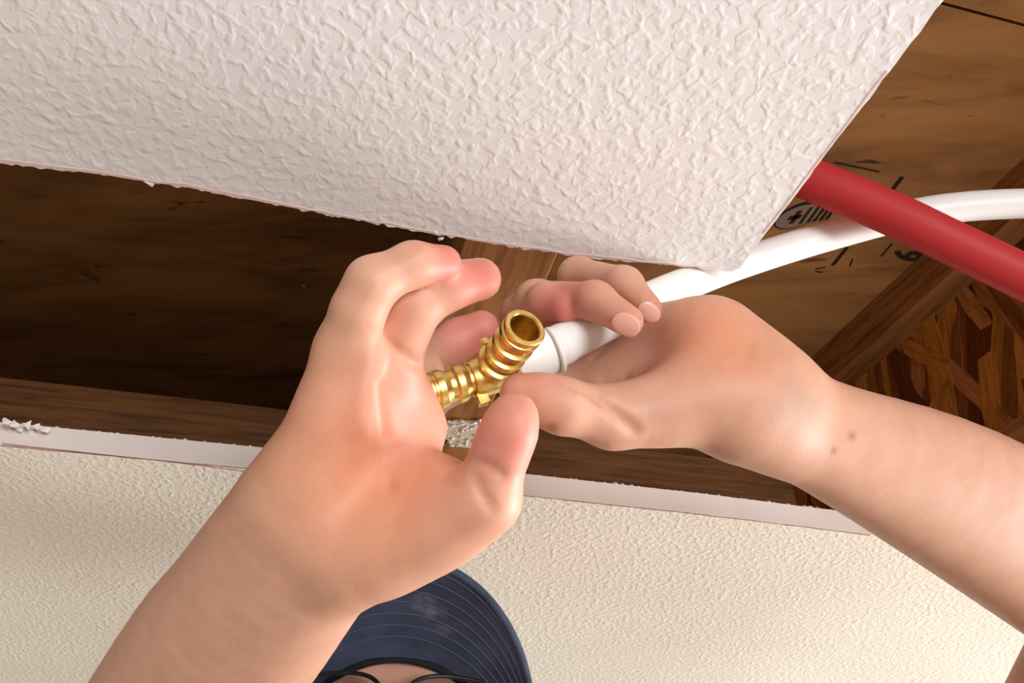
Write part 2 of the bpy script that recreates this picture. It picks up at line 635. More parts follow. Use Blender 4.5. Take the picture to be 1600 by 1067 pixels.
# strands of the right joist's web, thin chips lying on its left face
web, L2 = j2[1], j2[2]
shapes = []
for i in range(10):
    r = random.Random(100 + i)
    ln, wd = r.uniform(.09, .17), r.uniform(.009, .022)
    bm = bmesh.new()
    lo, hi = [], []
    pts = [(-ln / 2, -wd * r.uniform(.1, .5)), (0, -wd / 2 * r.uniform(.8, 1.1)), (ln / 2, -wd * r.uniform(.05, .5)), (ln / 2 * r.uniform(.8, 1.05), wd * r.uniform(.05, .5)), (r.uniform(-.2, .2) * ln, wd / 2), (-ln / 2 * r.uniform(.8, 1.05), wd * r.uniform(.05, .5))]
    bm2 = prism(pts, 0, 0.0006)
    me = bpy.data.meshes.new('strand')
    bmesh.ops.recalc_face_normals(bm2, faces=bm2.faces)
    bm2.to_mesh(me)
    bm2.free()
    me.materials.append(M['strand%d' % (i % 6)])
    shapes.append(me)
r = random.Random(21)
hw = ZS - ZT - 0.076
for i in range(230):
    o = bpy.data.objects.new('strand', shapes[r.randrange(10)])
    C.objects.link(o)
    o.parent = web
    yy = 1.7 - 0.10 + r.uniform(0, 0.75)
    zz = 0.038 + r.uniform(0.006, hw - 0.006)
    a = r.gauss(math.pi / 2 + 0.15, 0.38)
    # strand x -> along (y,z) direction a of the web face, its thickness to -x
    ux = Vector((0, math.cos(a), math.sin(a)))
    uz = Vector((-1, 0, 0))
    uy = uz.cross(ux)
    lim = (hw / 2 - abs(zz - .038 - hw / 2)) / max(0.3, abs(math.sin(a)))
    sc = min(1.0, max(0.4, lim / 0.08 + 0.3))
    mt = Matrix((ux, uy, uz)).transposed().to_4x4()
    mt.translation = Vector((0.058 / 2 - .005 - 0.00025 * (i % 7), yy, zz))
    o.matrix_local = mt @ Matrix.Diagonal((sc, 1, 1, 1))

# boards standing on the far drywall panel between the joists
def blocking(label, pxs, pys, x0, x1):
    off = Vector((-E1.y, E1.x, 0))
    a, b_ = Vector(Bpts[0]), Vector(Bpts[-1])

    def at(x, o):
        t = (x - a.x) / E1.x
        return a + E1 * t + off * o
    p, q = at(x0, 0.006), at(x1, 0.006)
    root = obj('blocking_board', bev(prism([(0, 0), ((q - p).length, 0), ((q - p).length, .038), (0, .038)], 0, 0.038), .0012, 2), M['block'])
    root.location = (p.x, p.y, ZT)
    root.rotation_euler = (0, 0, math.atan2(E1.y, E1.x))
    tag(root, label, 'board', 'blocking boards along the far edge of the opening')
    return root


jx = h_b.x
blocking('shade-darkened wooden board above the far cut edge left of the left arm', 0, 0, -0.75, jx - WJ - 0.022)
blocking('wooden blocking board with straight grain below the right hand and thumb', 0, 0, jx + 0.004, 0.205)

# ------------------------------------------------------------------ pipes
wp = [P(*t) for t in ((800, 572, .3515), (850, 552, .356), (935, 509, .372), (1040, 457, .415), (1150, 414, .462), (1300, 367, .478), (1450, 330, .482), (1600, 318, .486), (1760, 322, .49))]
wl = bezier(wp, 12)
wl += [wl[-1] + (wl[-1] - wl[-2]).normalized() * s for s in (0.2, 0.6)]
rad = [0.0081] * len(wl)
for i in range(len(wl)):
    s = (wl[i] - wl[0]).length
    if s < 0.019:
        rad[i] = 0.0092
    elif s < 0.026:
        rad[i] = 0.0086
white = tag(obj('white_pipe', tube(wl, rad, 28), M['white'], smooth=True), 'long white plastic pipe held in the right hand and fitted on the tee', 'pipe')
ax = (wl[6] - wl[0]).normalized()
ring_c = wl[0] + ax * 0.0185
obj('expansion_ring', lathe(ring_c, ring_c + ax, [(-.0012, .0088), (-.0008, .0097), (.0008, .0097), (.0012, .0088)]), M['white'], white, True)

rp = [P(*t) for t in ((1100, 218, .480), (1190, 250, .470), (1275, 284, .460), (1396, 335, .450), (1477, 374, .445), (1600, 433, .440), (1750, 505, .436))]
rl = bezier(rp, 10)
rl = [rl[0] - (rl[1] - rl[0]).normalized() * 0.5] + rl + [rl[-1] + (rl[-1] - rl[-2]).normalized() * 0.4]
tag(obj('red_pipe', tube(rl, 0.0109, 36), M['red'], smooth=True), 'thick red plastic pipe running out past the cut ceiling corner', 'pipe')

# ------------------------------------------------------------------ brass tee
tc = P(766, 584, .350)
tl = P(668, 614, .341)
tb = P(821, 511, .326)
tr = wl[6]
tee = empty('brass_tee', tc)
tag(tee, 'ribbed brass pipe tee held between the two hands', 'pipe fitting')


def barb(a, b_, r0, bore, start, ribs, m=M['brass']):
    L = (b_ - a).length
    prof = [(start, r0 * 1.0)]
    pitch = (L - start - 0.003) / ribs
    for i in range(ribs):
        s = start + i * pitch
        prof += [(s + pitch * .06, r0 * .86), (s + pitch * .30, r0 * .86), (s + pitch * .62, r0 * 1.04), (s + pitch * .94, r0 * 1.05), (s + pitch * .995, r0 * .95)]
    prof += [(L - .0022, r0 * .95), (L - .0016, r0 * 1.04), (L - .0004, r0 * 1.04), (L, r0 * 0.98), (L, bore + .0004), (L - .0006, bore), (start + .001, bore)]
    return lathe(a, b_, prof)


R0, BORE = 0.0073, 0.0057
dl, db, dr = (tl - tc).normalized(), (tb - tc).normalized(), (tr - tc).normalized()
body = obj('tee_body', lathe(tc, tl, [(-.0085, .0), (-.0085, .0074), (-.006, .0080), (.006, .0080), (.0085, .0074), (.0085, .0)]), M['brass'], None, True)
on(body, tee)
nb = on(obj('branch_collar', lathe(tc, tb, [(0, 0), (0, .0074), (.0065, .0076), (.0085, .0088), (.0100, .0088), (.0108, .0074), (.0108, 0)]), M['brass'], None, True), tee)
on(obj('barb', barb(tc, tl, R0, BORE, .0075, 2), M['brass'], None, True), tee)
on(obj('barb', barb(tc, tb, R0 * 1.05, BORE * 1.02, .0095, 3), M['brass'], None, True), tee)
on(obj('barb', barb(tc, tc + dr * .022, R0, BORE, .0075, 3), M['brass'], None, True), tee)
for o in (o for o in C.objects if o.parent == tee):
    o.data.set_sharp_from_angle(angle=math.radians(24))


def tab(base, axis, outd, size=(.0036, .0030, .0028)):
    axis = axis.normalized()
    outd = (outd - axis * outd.dot(axis)).normalized()
    sd_ = axis.cross(outd)
    bm = bmesh.new()
    bmesh.ops.create_cube(bm, size=1.0)
    for v in bm.verts:
        v.co = base + sd_ * (v.co.x * size[0]) + outd * (v.co.y * size[1]) + axis * (v.co.z * size[2])
    bmesh.ops.bevel(bm, geom=list(bm.edges), offset=.0005, segments=2, affect='EDGES')
    return on(obj('stop_tab', bm, M['brass']), tee)


cb = tc + db * .0092
for px, py in ((757, 519), (806, 588)):
    t = P(px, py, .343) - cb
    t = (t - db * t.dot(db)).normalized()
    tab(cb + t * .0096, db, t)
cl = tc + dl * .0068
t = P(756, 624, .345) - cl
t = (t - dl * t.dot(dl)).normalized()
tab(cl + t * .0088, dl, t, (.004, .0035, .003))

# torn drywall residue stuck on the joist's underside
r = random.Random(5)
res = empty('drywall_scrap', PZ(728, 676, ZT))
tag(res, 'crumbly torn drywall scrap stuck under the joist beside the left thumb', 'drywall scrap')
cpx = [(690, 660), (712, 655), (742, 657), (778, 652), (772, 672), (758, 692), (735, 698), (708, 694), (694, 680)]
on(obj('gypsum_patch', prism([PZ(x, y, ZT)[:2] for x, y in cpx], ZT - .0012, ZT - .0001), mat('grey_gypsum', (212, 194, 172), 0.9)[0]), res)
for i in range(90):
    px, py = r.uniform(688, 776), r.uniform(656, 698)
    on(obj('crumb', fleck(PZ(px, py, ZT - 0.0012), r.uniform(.0008, .0024), 900 + i, Vector((0.6, 0.8, 0)).normalized()), M['scrap'] if r.random() < .75 else M['gypsum']), res)


# ------------------------------------------------------------------ signed-distance modelling of the person
def smin(a, b_, k):
    h = np.maximum(k - np.abs(a - b_), 0) / k
    return np.minimum(a, b_) - h * h * k * 0.25


class Field:
    def __init__(self, lo, hi, h):
        self.lo = np.array(lo, np.float32)
        self.h = h
        self.n = np.ceil((np.array(hi) - np.array(lo)) / h).astype(int) + 1
        self.f = np.full(self.n, 0.05, np.float32)

    def box(self, a, b_, m):
        i0 = np.clip(np.floor((np.minimum(a, b_) - m - self.lo) / self.h).astype(int), 0, self.n - 1)
        i1 = np.clip(np.ceil((np.maximum(a, b_) + m - self.lo) / self.h).astype(int) + 1, 1, self.n)
        return tuple(slice(int(p), int(q)) for p, q in zip(i0, i1))

    def grid(self, sl):
        ax = [self.lo[i] + self.h * np.arange(sl[i].start, sl[i].stop, dtype=np.float32) for i in range(3)]
        return ax[0][:, None, None], ax[1][None, :, None], ax[2][None, None, :]

    def cone(self, sl, a, b_, ra, rb):
        X, Y, Z = self.grid(sl)
        ba = b_ - a
        l2 = max(float(ba @ ba), 1e-9)
        px, py, pz = X - a[0], Y - a[1], Z - a[2]
        t = np.clip((px * ba[0] + py * ba[1] + pz * ba[2]) / l2, 0, 1)
        d = np.sqrt((px - t * ba[0]) ** 2 + (py - t * ba[1]) ** 2 + (pz - t * ba[2]) ** 2)
        return (d - (ra + (rb - ra) * t)).astype(np.float32)

    def add(self, a, b_, ra, rb, k, f=None):
        f = self.f if f is None else f
        m = max(ra, rb) + k + 4 * self.h
        sl = self.box(a, b_, m)
        f[sl] = smin(f[sl], self.cone(sl, a, b_, ra, rb), k)

    def chain(self, nodes, k, f=None):
        for (a, ra), (b_, rb) in zip(nodes, nodes[1:]):
            self.add(a, b_, ra, rb, k, f)

    def limb(self, nodes, k):
        """a smooth limb: positions and radii splined through the nodes, joined without knots"""
        q = [np.append(a, r_) for a, r_ in nodes]
        q = [2 * q[0] - q[1]] + q + [2 * q[-1] - q[-2]]
        out = []
        for i in range(1, len(q) - 2):
            p0, p1, p2, p3 = q[i - 1:i + 3]
            for j in range(5):
                t = j / 5
                out.append(0.5 * (2 * p1 + (p2 - p0) * t + (2 * p0 - 5 * p1 + 4 * p2 - p3) * t * t + (3 * p1 - p0 - 3 * p2 + p3) * t ** 3))
        out.append(q[-2])
        out = np.array(out, np.float32)
        m = out[:, 3].max() + k + 4 * self.h
        sl = self.box(out[:, :3].min(0), out[:, :3].max(0), m)
        d = None
        for a, b_ in zip(out, out[1:]):
            c = self.cone(sl, a[:3], b_[:3], a[3], b_[3])
            d = c if d is None else np.minimum(d, c)
        self.f[sl] = smin(self.f[sl], d, k)

    def fingers(self, chains, k_in, k_palm):
        palm = self.f.copy()
        for c in chains:
            tmp = np.full(self.n, 0.05, np.float32)
            self.chain(c, k_in, tmp)
            self.f = np.minimum(self.f, smin(palm, tmp, k_palm))

    def carve(self, a, b_, r, k):
        sl = self.box(a, b_, r + k + 3 * self.h)
        d = self.cone(sl, a, b_, r, r)
        self.f[sl] = -smin(-self.f[sl], d, k)

    def sample(self, p):
        q = (np.array(p, np.float32) - self.lo) / self.h
        i = np.floor(q).astype(int)
        if (i < 0).any() or (i >= self.n - 1).any():
            return 0.05
        t = q - i
        v = self.f[i[0]:i[0] + 2, i[1]:i[1] + 2, i[2]:i[2] + 2]
        v = v[0] * (1 - t[0]) + v[1] * t[0]
        v = v[0] * (1 - t[1]) + v[1] * t[1]
        return float(v[0] * (1 - t[2]) + v[1] * t[2])

    def hit(self, px, py, d0=0.24, d1=0.56):
        d = d0
        while d < d1:
            if self.sample(P(px, py, d)) < 0:
                return P(px, py, d)
            d += 0.0006
        return None

    def normal(self, p):
        e = self.h * 1.5
        return Vector([self.sample(p + Vector(v) * e) - self.sample(p - Vector(v) * e) for v in ((1, 0, 0), (0, 1, 0), (0, 0, 1))]).normalized()

    def mesh(self):
        f = self.f
        ins = f < 0
        c = [ins[i:f.shape[0] - 1 + i, j:f.shape[1] - 1 + j, k:f.shape[2] - 1 + k] for i in (0, 1) for j in (0, 1) for k in (0, 1)]
        tot = sum(x.astype(np.int8) for x in c)
        act = (tot > 0) & (tot < 8)
        idx = np.argwhere(act)
        vid = np.full(act.shape, -1, np.int64)
        vid[act] = np.arange(len(idx))
        acc = np.zeros((len(idx), 3), np.float32)
        cnt = np.zeros(len(idx), np.float32)
        cor = [(i, j, k) for i in (0, 1) for j in (0, 1) for k in (0, 1)]
        for a in cor:
            for axis in range(3):
                if a[axis]:
                    continue
                b_ = list(a)
                b_[axis] = 1
                fa = f[idx[:, 0] + a[0], idx[:, 1] + a[1], idx[:, 2] + a[2]]
                fb = f[idx[:, 0] + b_[0], idx[:, 1] + b_[1], idx[:, 2] + b_[2]]
                cr = (fa < 0) != (fb < 0)
                t = np.where(cr, fa / np.where(cr, fa - fb, 1), 0)
                p = np.tile(np.array(a, np.float32), (len(idx), 1))
                p[:, axis] += t
                acc += p * cr[:, None]
                cnt += cr
        v = (idx + acc / cnt[:, None]) * self.h + self.lo
        quads = []
        for axis in range(3):
            o1, o2 = (axis + 1) % 3, (axis + 2) % 3
            s0 = [slice(None)] * 3
            s1 = [slice(None)] * 3
            s0[axis] = slice(0, -1)
            s1[axis] = slice(1, None)
            a, b_ = ins[tuple(s0)], ins[tuple(s1)]
            e = np.argwhere(a != b_)
            ok = (e[:, o1] > 0) & (e[:, o2] > 0) & (e[:, o1] < f.shape[o1] - 1) & (e[:, o2] < f.shape[o2] - 1)
            e = e[ok]

            def cell(d1, d2):
                q = e.copy()
                q[:, o1] -= d1
                q[:, o2] -= d2
                return vid[q[:, 0], q[:, 1], q[:, 2]]
            q = np.stack([cell(1, 1), cell(0, 1), cell(0, 0), cell(1, 0)], 1)
            flip = ~a[tuple(e.T)]
            q[flip] = q[flip][:, ::-1]
            quads.append(q)
        return v, np.concatenate(quads)


def N(px, py, d, rpx):
    return (np.array(P(px, py, d), np.float32), rpx * d / FPX)


def NW(x, y, z, r):
    return (np.array((x, y, z), np.float32), r)


# --- arms: points (pixel x, pixel y, depth, radius in pixels)
SHR = NW(-0.265, 0.68, Z0 - 0.09, 0.056)      # image left shoulder (right arm)
SHL = NW(0.165, 0.68, Z0 - 0.09, 0.056)
armA = [
    [N(85, 1330, .475, 92), N(262, 1038, .372, 88), N(350, 918, .340, 84), N(432, 806, .318, 80), N(472, 760, .312, 72)],
    [N(190, 1400, .475, 96), N(352, 1108, .378, 92), N(440, 990, .345, 84), N(535, 872, .318, 74), N(580, 850, .315, 74)],
    [N(130, 1370, .475, 110), N(305, 1072, .374, 104), N(395, 955, .342, 90), N(490, 835, .318, 74)],
    [SHR, N(120, 1360, .474, 112)],
    # metacarpals, little finger to index
    [N(472, 772, .312, 68), N(508, 655, .304, 58), N(543, 548, .302, 48)],
    [N(505, 795, .320, 66), N(603, 575, .321, 48)],
    [N(540, 815, .326, 64), N(626, 618, .331, 44)],
    [N(575, 835, .328, 62), N(654, 672, .335, 42)],
    # ball of the thumb
    [N(560, 858, .315, 74), N(650, 834, .309, 76), N(712, 806, .304, 68), N(757, 780, .300, 55)],
    [N(600, 820, .320, 62), N(690, 768, .318, 52)],
]
fingA = [
    [N(757, 778, .300, 51), N(783, 705, .297, 43), N(796, 672, .296, 42), N(803, 650, .296, 38)],
    [N(540, 545, .302, 45), N(560, 485, .297, 41), N(581, 442, .296, 40), N(645, 413, .301, 34), N(692, 412, .309, 30)],
    [N(612, 570, .322, 45), N(628, 515, .317, 43), N(646, 478, .314, 42), N(700, 446, .317, 37), N(750, 436, .323, 34)],
    [N(628, 622, .335, 40), N(668, 566, .374, 36), N(715, 531, .385, 32), N(752, 513, .385, 29)],
    [N(650, 668, .338, 38), N(655, 640, .378, 34), N(690, 606, .402, 32), N(735, 590, .398, 28)],
]
armB = [
    [N(1196, 600, .364, 62), N(1250, 636, .368, 62), N(1312, 664, .376, 64), N(1520, 752, .405, 86), N(1790, 900, .455, 92)],
    [N(1176, 660, .358, 62), N(1230, 690, .364, 60), N(1288, 714, .372, 62), N(1480, 815, .402, 80), N(1740, 975, .450, 92)],
    [SHL, N(1775, 955, .455, 112)],
    [N(1150, 592, .364, 62), N(1100, 534, .372, 62), N(960, 518, .402, 38)],
    [N(1150, 610, .362, 60), N(1050, 575, .382, 46), N(935, 547, .404, 38)],
    [N(1145, 622, .360, 60), N(1040, 600, .378, 44), N(908, 578, .402, 38)],
    [N(1140, 636, .358, 58), N(1030, 625, .370, 44), N(892, 606, .392, 36)],
    [N(1190, 650, .360, 64), N(1105, 620, .352, 68), N(1040, 638, .348, 62), N(958, 652, .342, 47)],
    [N(1205, 604, .366, 60), N(1118, 534, .372, 62)],
]
fingB = [
    [N(958, 652, .342, 46), N(878, 634, .333, 43), N(845, 623, .332, 38), N(812, 614, .332, 32)],
    [N(960, 518, .402, 36), N(903, 432, .402, 30), N(975, 446, .372, 29), N(1012, 482, .358, 23)],
    [N(935, 547, .404, 36), N(838, 470, .388, 32), N(930, 470, .356, 30), N(982, 502, .342, 25)],
    [N(908, 578, .402, 36), N(815, 492, .398, 32), N(855, 472, .374, 30), N(886, 482, .362, 26)],
    [N(892, 606, .392, 35), N(835, 570, .386, 30), N(800, 580, .374, 28), N(775, 590, .368, 25)],
]


def arm_field(arm, fingers, h=0.0015):
    P_ = [n for ch in arm + fingers for n in ch]
    pts = np.array([n[0] for n in P_])
    rr = np.array([n[1] for n in P_])[:, None]
    F_ = Field((pts - rr).min(0) - 0.008, (pts + rr).max(0) + 0.008, h)
    for ch in arm:
        F_.limb(ch, 0.013)
    F_.fingers(fingers, 0.004, 0.006)
    return F_


def crease(F_, pix, r=0.0011, k=0.0022, sink=0.0002):
    pts = [F_.hit(*p) for p in pix]
    pts = [p for p in pts if p is not None]
    for a, b_ in zip(pts, pts[1:]):
        if (a - b_).length < 0.02:
            F_.carve(np.array(a - FWD * sink, np.float32), np.array(b_ - FWD * sink, np.float32), r, k)


FA = arm_field(armA, fingA)
FB = arm_field(armB, fingB)
# palm and finger creases
crease(FA, [(604, 532), (618, 548), (636, 560), (655, 572)])
crease(FA, [(745, 722), (765, 728), (786, 742)], .0009)
crease(FA, [(741, 742), (752, 770), (770, 796)], .0010)
crease(FA, [(590, 600), (600, 680), (608, 760)], .0007, .004)
crease(FB, [(893, 600), (930, 620), (960, 645), (992, 672)], .0017, .0025, .0)
crease(FB, [(905, 600), (940, 596), (978, 588)], .0011)
crease(FB, [(898, 592), (925, 560), (952, 530)], .0010)
crease(FB, [(1166, 512), (1172, 530), (1168, 560)], .0006, .003)

# --- head frame
HD = P(622, 1046, .520)                              # middle of the forehead under the brim
hf = Vector((0.05, -0.90, 0.33)).normalized()        # where the face looks
hr = Vector((1, 0, 0))
hr = (hr - hf * hr.dot(hf)).normalized()             # the picture's right
hu = hr.cross(-hf)
if hu.z < 0:
    hu = -hu


def HP(x, y, z):
    """head frame: x to the picture's right, y out of the face, z up the head; origin on the forehead"""
    return HD + hr * x + hf * y + hu * z


def NH(x, y, z, r):
    return (np.array(HP(x, y, z), np.float32), r)


hp = [NH(0, -.09, 0, .1)[0], NH(0, .03, -.16, .1)[0]]
FH_ = Field(np.min(hp, 0) - .16, np.max(hp, 0) + .13, 0.003)
for ch in ([NH(-.012, -.075, .015, .072), NH(.012, -.075, .015, .072)],      # skull
           [NH(0, -.12, .010, .072), NH(0, -.10, .01, .074)],
           [NH(0, -.062, -.05, .058), NH(0, -.05, -.10, .042)],               # face
           [NH(-.028, -.045, -.07, .030), NH(.028, -.045, -.07, .030)],       # cheeks
           [NH(-.022, -.050, -.125, .022), NH(.022, -.050, -.125, .022)],     # jaw
           [NH(0, -.036, -.130, .020), NH(0, -.040, -.12, .022)],             # chin
           [NH(-.032, -.018, -.030, .013), NH(.032, -.018, -.030, .013)],     # brow
           [NH(0, -.085, -.10, .050), NH(0, -.11, -.20, .055)]):              # neck
    FH_.chain(ch, .022)
FH_.chain([NH(0, -.008, -.042, .007), NH(0, .012, -.075, .011)], .010)        # nose
FH_.chain([NH(-.012, 0, -.080, .007), NH(.012, 0, -.080, .007)], .008)
FH_.chain([NH(-.020, -.018, -.103, .006), NH(0, -.010, -.101, .007), NH(.020, -.018, -.103, .006)], .006)
for s in (-1, 1):
    FH_.carve(NH(s * .032, .004, -.048, 0)[0], NH(s * .032, .002, -.050, 0)[0], .014, .010)   # eye sockets
    FH_.chain([NH(s * .032, -.022, -.048, .012), NH(s * .033, -.022, -.048, .012)], .003)     # eyeballs under lids
    FH_.chain([NH(s * .078, -.085, -.035, .011), NH(s * .083, -.092, -.055, .013), NH(s * .076, -.085, -.075, .009)], .008)
FH_.carve(NH(-.022, -.006, -.107, 0)[0], NH(.022, -.006, -.107, 0)[0], .0015, .003)

# --- trunk and legs, standing on the floor under the opening
cx = (SHR[0][0] + SHL[0][0]) / 2
ysh = 0.68
zsh = Z0 - 0.09
nb_ = HP(0, -.11, -.19)
bodyc = [
    [NW(cx - .15, ysh, zsh - .02, .062), NW(cx, ysh, zsh, .075), NW(cx + .15, ysh, zsh - .02, .062)],
    [NW(cx - .07, ysh, zsh - .14, .115), NW(cx + .07, ysh, zsh - .14, .115)],
    [NW(cx - .06, ysh, zsh - .32, .105), NW(cx + .06, ysh, zsh - .32, .105)],
    [NW(cx - .07, ysh, zsh - .50, .110), NW(cx + .07, ysh, zsh - .50, .110)],
    [(np.array(nb_, np.float32), .055), NW(cx, ysh, zsh, .06)],
    [SHR, N(120, 1360, .474, 112)], [SHL, N(1775, 955, .455, 112)],
]
legs = []
for s in (-1, 1):
    legs += [[NW(cx + s * .09, ysh, zsh - .56, .092), NW(cx + s * .10, ysh - .02, .50, .062), NW(cx + s * .105, ysh + .02, .10, .042)]]
feet = [[NW(cx + s * .105, ysh + .03, .055, .045), NW(cx + s * .115, ysh - .14, .042, .040)] for s in (-1, 1)]
FT = Field((cx - .36, ysh - .40, -0.01), (cx + .45, ysh + .22, Z0 + .20), 0.008)
for ch in bodyc + legs + feet:
    FT.chain(ch, .04)

parts = [FA.mesh(), FB.mesh(), FH_.mesh(), FT.mesh()]
verts, quads, off = [], [], 0
for v, q in parts:
    verts.append(v)
    quads.append(q + off)
    off += len(v)
V = np.concatenate(verts).astype(np.float32)
Q = np.concatenate(quads)


def mesh_np(name, V, Q):
    me = bpy.data.meshes.new(name)
    me.vertices.add(len(V))
    me.vertices.foreach_set('co', V.ravel())
    me.loops.add(len(Q) * 4)
    me.loops.foreach_set('vertex_index', Q.ravel().astype(np.int32))
    me.polygons.add(len(Q))
    me.polygons.foreach_set('loop_start', np.arange(0, len(Q) * 4, 4, dtype=np.int32))
    me.update(calc_edges=True)
    me.validate()
    return me


# relax the meshed surface a little (Laplacian) so that no grid steps show
def relax(V, Q, it=2, lam=0.5):
    E = np.concatenate([Q[:, [0, 1]], Q[:, [1, 2]], Q[:, [2, 3]], Q[:, [3, 0]]])
    n = len(V)
    deg = np.bincount(E[:, 0], minlength=n) + np.bincount(E[:, 1], minlength=n)
    for _ in range(it):
        s = np.stack([np.bincount(E[:, 0], V[E[:, 1], i], n) + np.bincount(E[:, 1], V[E[:, 0], i], n) for i in range(3)], 1)
        V = V + lam * (s / np.maximum(deg, 1)[:, None] - V)
    return V.astype(np.float32)


V = relax(V, Q)
me = mesh_np('person', V, Q)
# skin tones: redder where the skin is (palms, fingertips), moles
base = np.array(lin((209, 157, 130))[:3])
tone = np.tile(base, (len(V), 1))


def blush(p, rad, col, amt):
    global tone
    if p is None:
        return
    d2 = ((V - np.array(p)) ** 2).sum(1)
    wgt = (np.exp(-d2 / (2 * rad * rad)) * amt)[:, None]
    tone = tone * (1 - wgt) + np.array(lin(col)[:3]) * wgt


PINK, ORANGE, RED = (214, 138, 116), (222, 146, 108), (204, 112, 100)
for px, py, rd, c, a in ((560, 700, .022, ORANGE, .75), (600, 790, .014, ORANGE, .6), (600, 620, .016, PINK, .4), (700, 395, .008, RED, .8), (755, 432, .009, RED, .85), (660, 640, .012, PINK, .5), (795, 690, .009, RED, .8), (800, 640, .008, PINK, .7), (740, 800, .012, PINK, .3)):
    blush(FA.hit(px, py), rd, c, a)
for px, py, rd, c, a in ((1110, 520, .014, ORANGE, .8), (1150, 550, .012, ORANGE, .5), (870, 472, .010, RED, .7), (985, 505, .007, PINK, .8), (1014, 482, .007, PINK, .8), (940, 440, .008, PINK, .4), (830, 605, .010, PINK, .6), (1000, 560, .016, (190, 130, 108), .6)):
    blush(FB.hit(px, py), rd, c, a)
for pt, rd in ((fingA[3][3][0], .010), (fingA[3][2][0], .012), (fingB[3][3][0], .009)):
    blush(pt, rd, RED, .8)
for px, py in ((1302, 704), (1330, 681), (863, 666)):
    blush(FB.hit(px, py), .0012, (140, 92, 76), .7)
# bluish veins at the right wrist
for px, py in ((1230, 610), (1250, 622), (1270, 632), (1215, 640), (1240, 655)):
    blush(FB.hit(px, py), .004, (176, 146, 130), .4)
ca = me.color_attributes.new('tone', 'FLOAT_COLOR', 'POINT')
ca.data.foreach_set('color', np.concatenate([tone, np.ones((len(V), 1))], 1).astype(np.float32).ravel())
person = obj('person', me, M['skin'], None, True)
tag(person, 'person reaching overhead with bare forearms, both hands working on a brass tee', 'person')


def clothing(name, chains, infl, k, m, lo, hi, h=0.008):
    F_ = Field(lo, hi, h)
    for ch in chains:
        F_.chain([(a, r_ + infl) for a, r_ in ch], k)
    v, q = F_.mesh()
    return obj(name, mesh_np(name, relax(v, q), q), m, person, True)


def part_way(ch, t):
    (a, ra), (b_, rb) = ch
    return [(a, ra), (a + (b_ - a) * t, ra + (rb - ra) * t)]


lo, hi = FT.lo, FT.lo + FT.n * FT.h
clothing('shirt', bodyc[:4] + [part_way(bodyc[5], .45), part_way(bodyc[6], .45)], .009, .04, M['shirt'], lo, hi)
clothing('trousers', legs + [bodyc[3]], .012, .04, M['trousers'], lo, np.array((hi[0], hi[1], zsh - .42)))
for f in feet:
    clothing('boot', [f], .006, .02, M['shoe'], lo, np.array((hi[0], hi[1], .2)), .006)


# fingernails that show on the right hand
def nail(F_, px, py, along, sx=.0044, sy=.0056):
    p = F_.hit(px, py)
    if p is None:
        return
    n = F_.normal(p)
    d = (along - n * along.dot(n)).normalized()
    s = n.cross(d)
    bm = bmesh.new()
    bmesh.ops.create_uvsphere(bm, u_segments=20, v_segments=10, radius=1.0)
    for v in bm.verts:
        x, y, z = v.co
        y = math.copysign(abs(y) ** 0.8, y)
        c = p + s * (x * sx) + d * (y * sy) + n * (z * .0005 + .0002 - 0.00075 * x * x)
        v.co = c
    return obj('fingernail', bm, M['nail'], person, True)


nail(FB, 978, 508, P(982, 502, .342) - P(940, 470, .352))
nail(FB, 1014, 488, P(1012, 482, .358) - P(985, 450, .368), .0038, .005)

# ------------------------------------------------------------------ cap
cap = empty('baseball_cap', HP(0, -.08, .02))
tag(cap, 'navy blue cap with a curved stitched brim below the left hand', 'cap')
BW = 0.079


def brim_pt(u, v, dz=0.0):
    """u -1..1 across, v 0..1 outwards"""
    a = u * math.radians(82)
    ix, iy = BW * math.sin(a), 0.098 * (math.cos(a) - 1) + 0.004
    ox = BW * 1.02 * math.copysign(abs(math.sin(a)) ** 0.82, a)
    oy = 0.088 * (abs(math.cos(a)) ** 0.62) - 0.072 * (1 - abs(math.cos(a)) ** 0.8)
    x, y = ix + (ox - ix) * v, iy + (oy - iy) * v
    z = 0.006 - 4.2 * x * x - 0.05 * max(y, 0) - 0.9 * y * y * 0.5
    return HP(x, y, z + dz)


def brim_mesh(v0, v1, d0, d1, nu=64, nv=14):
    bm = bmesh.new()
    g_ = {}
    for s, dz in ((0, d0), (1, d1)):
        for i in range(nu + 1):
            for j in range(nv + 1):
                g_[s, i, j] = bm.verts.new(brim_pt(-1 + 2 * i / nu, v0 + (v1 - v0) * j / nv, dz))
    for s in (0, 1):
        for i in range(nu):
            for j in range(nv):
                bm.faces.new((g_[s, i, j], g_[s, i + 1, j], g_[s, i + 1, j + 1], g_[s, i, j + 1]))
    for i in range(nu):
        for j in (0, nv):
            bm.faces.new((g_[0, i, j], g_[0, i + 1, j], g_[1, i + 1, j], g_[1, i, j]))
    for j in range(nv):
        for i in (0, nu):
            bm.faces.new((g_[0, i, j], g_[0, i, j + 1], g_[1, i, j + 1], g_[1, i, j]))
    return bm


brim = on(obj('brim', brim_mesh(0, 1, 0, .003), M['navy'], None, True), cap)
brim.data.set_sharp_from_angle(angle=math.radians(50))
# pale dusty smudge worn into the brim's cloth
def pixel(p):
    q = p - CAM
    d = q.dot(FWD)
    return 800 + q.dot(RGT) / d * FPX, 533.5 - q.dot(UPV) / d * FPX


def brim_at(px, py):
    return min((brim_pt(-1 + i / 40, j / 20) for i in range(81) for j in range(21)), key=lambda p: (pixel(p)[0] - px) ** 2 + (pixel(p)[1] - py) ** 2)


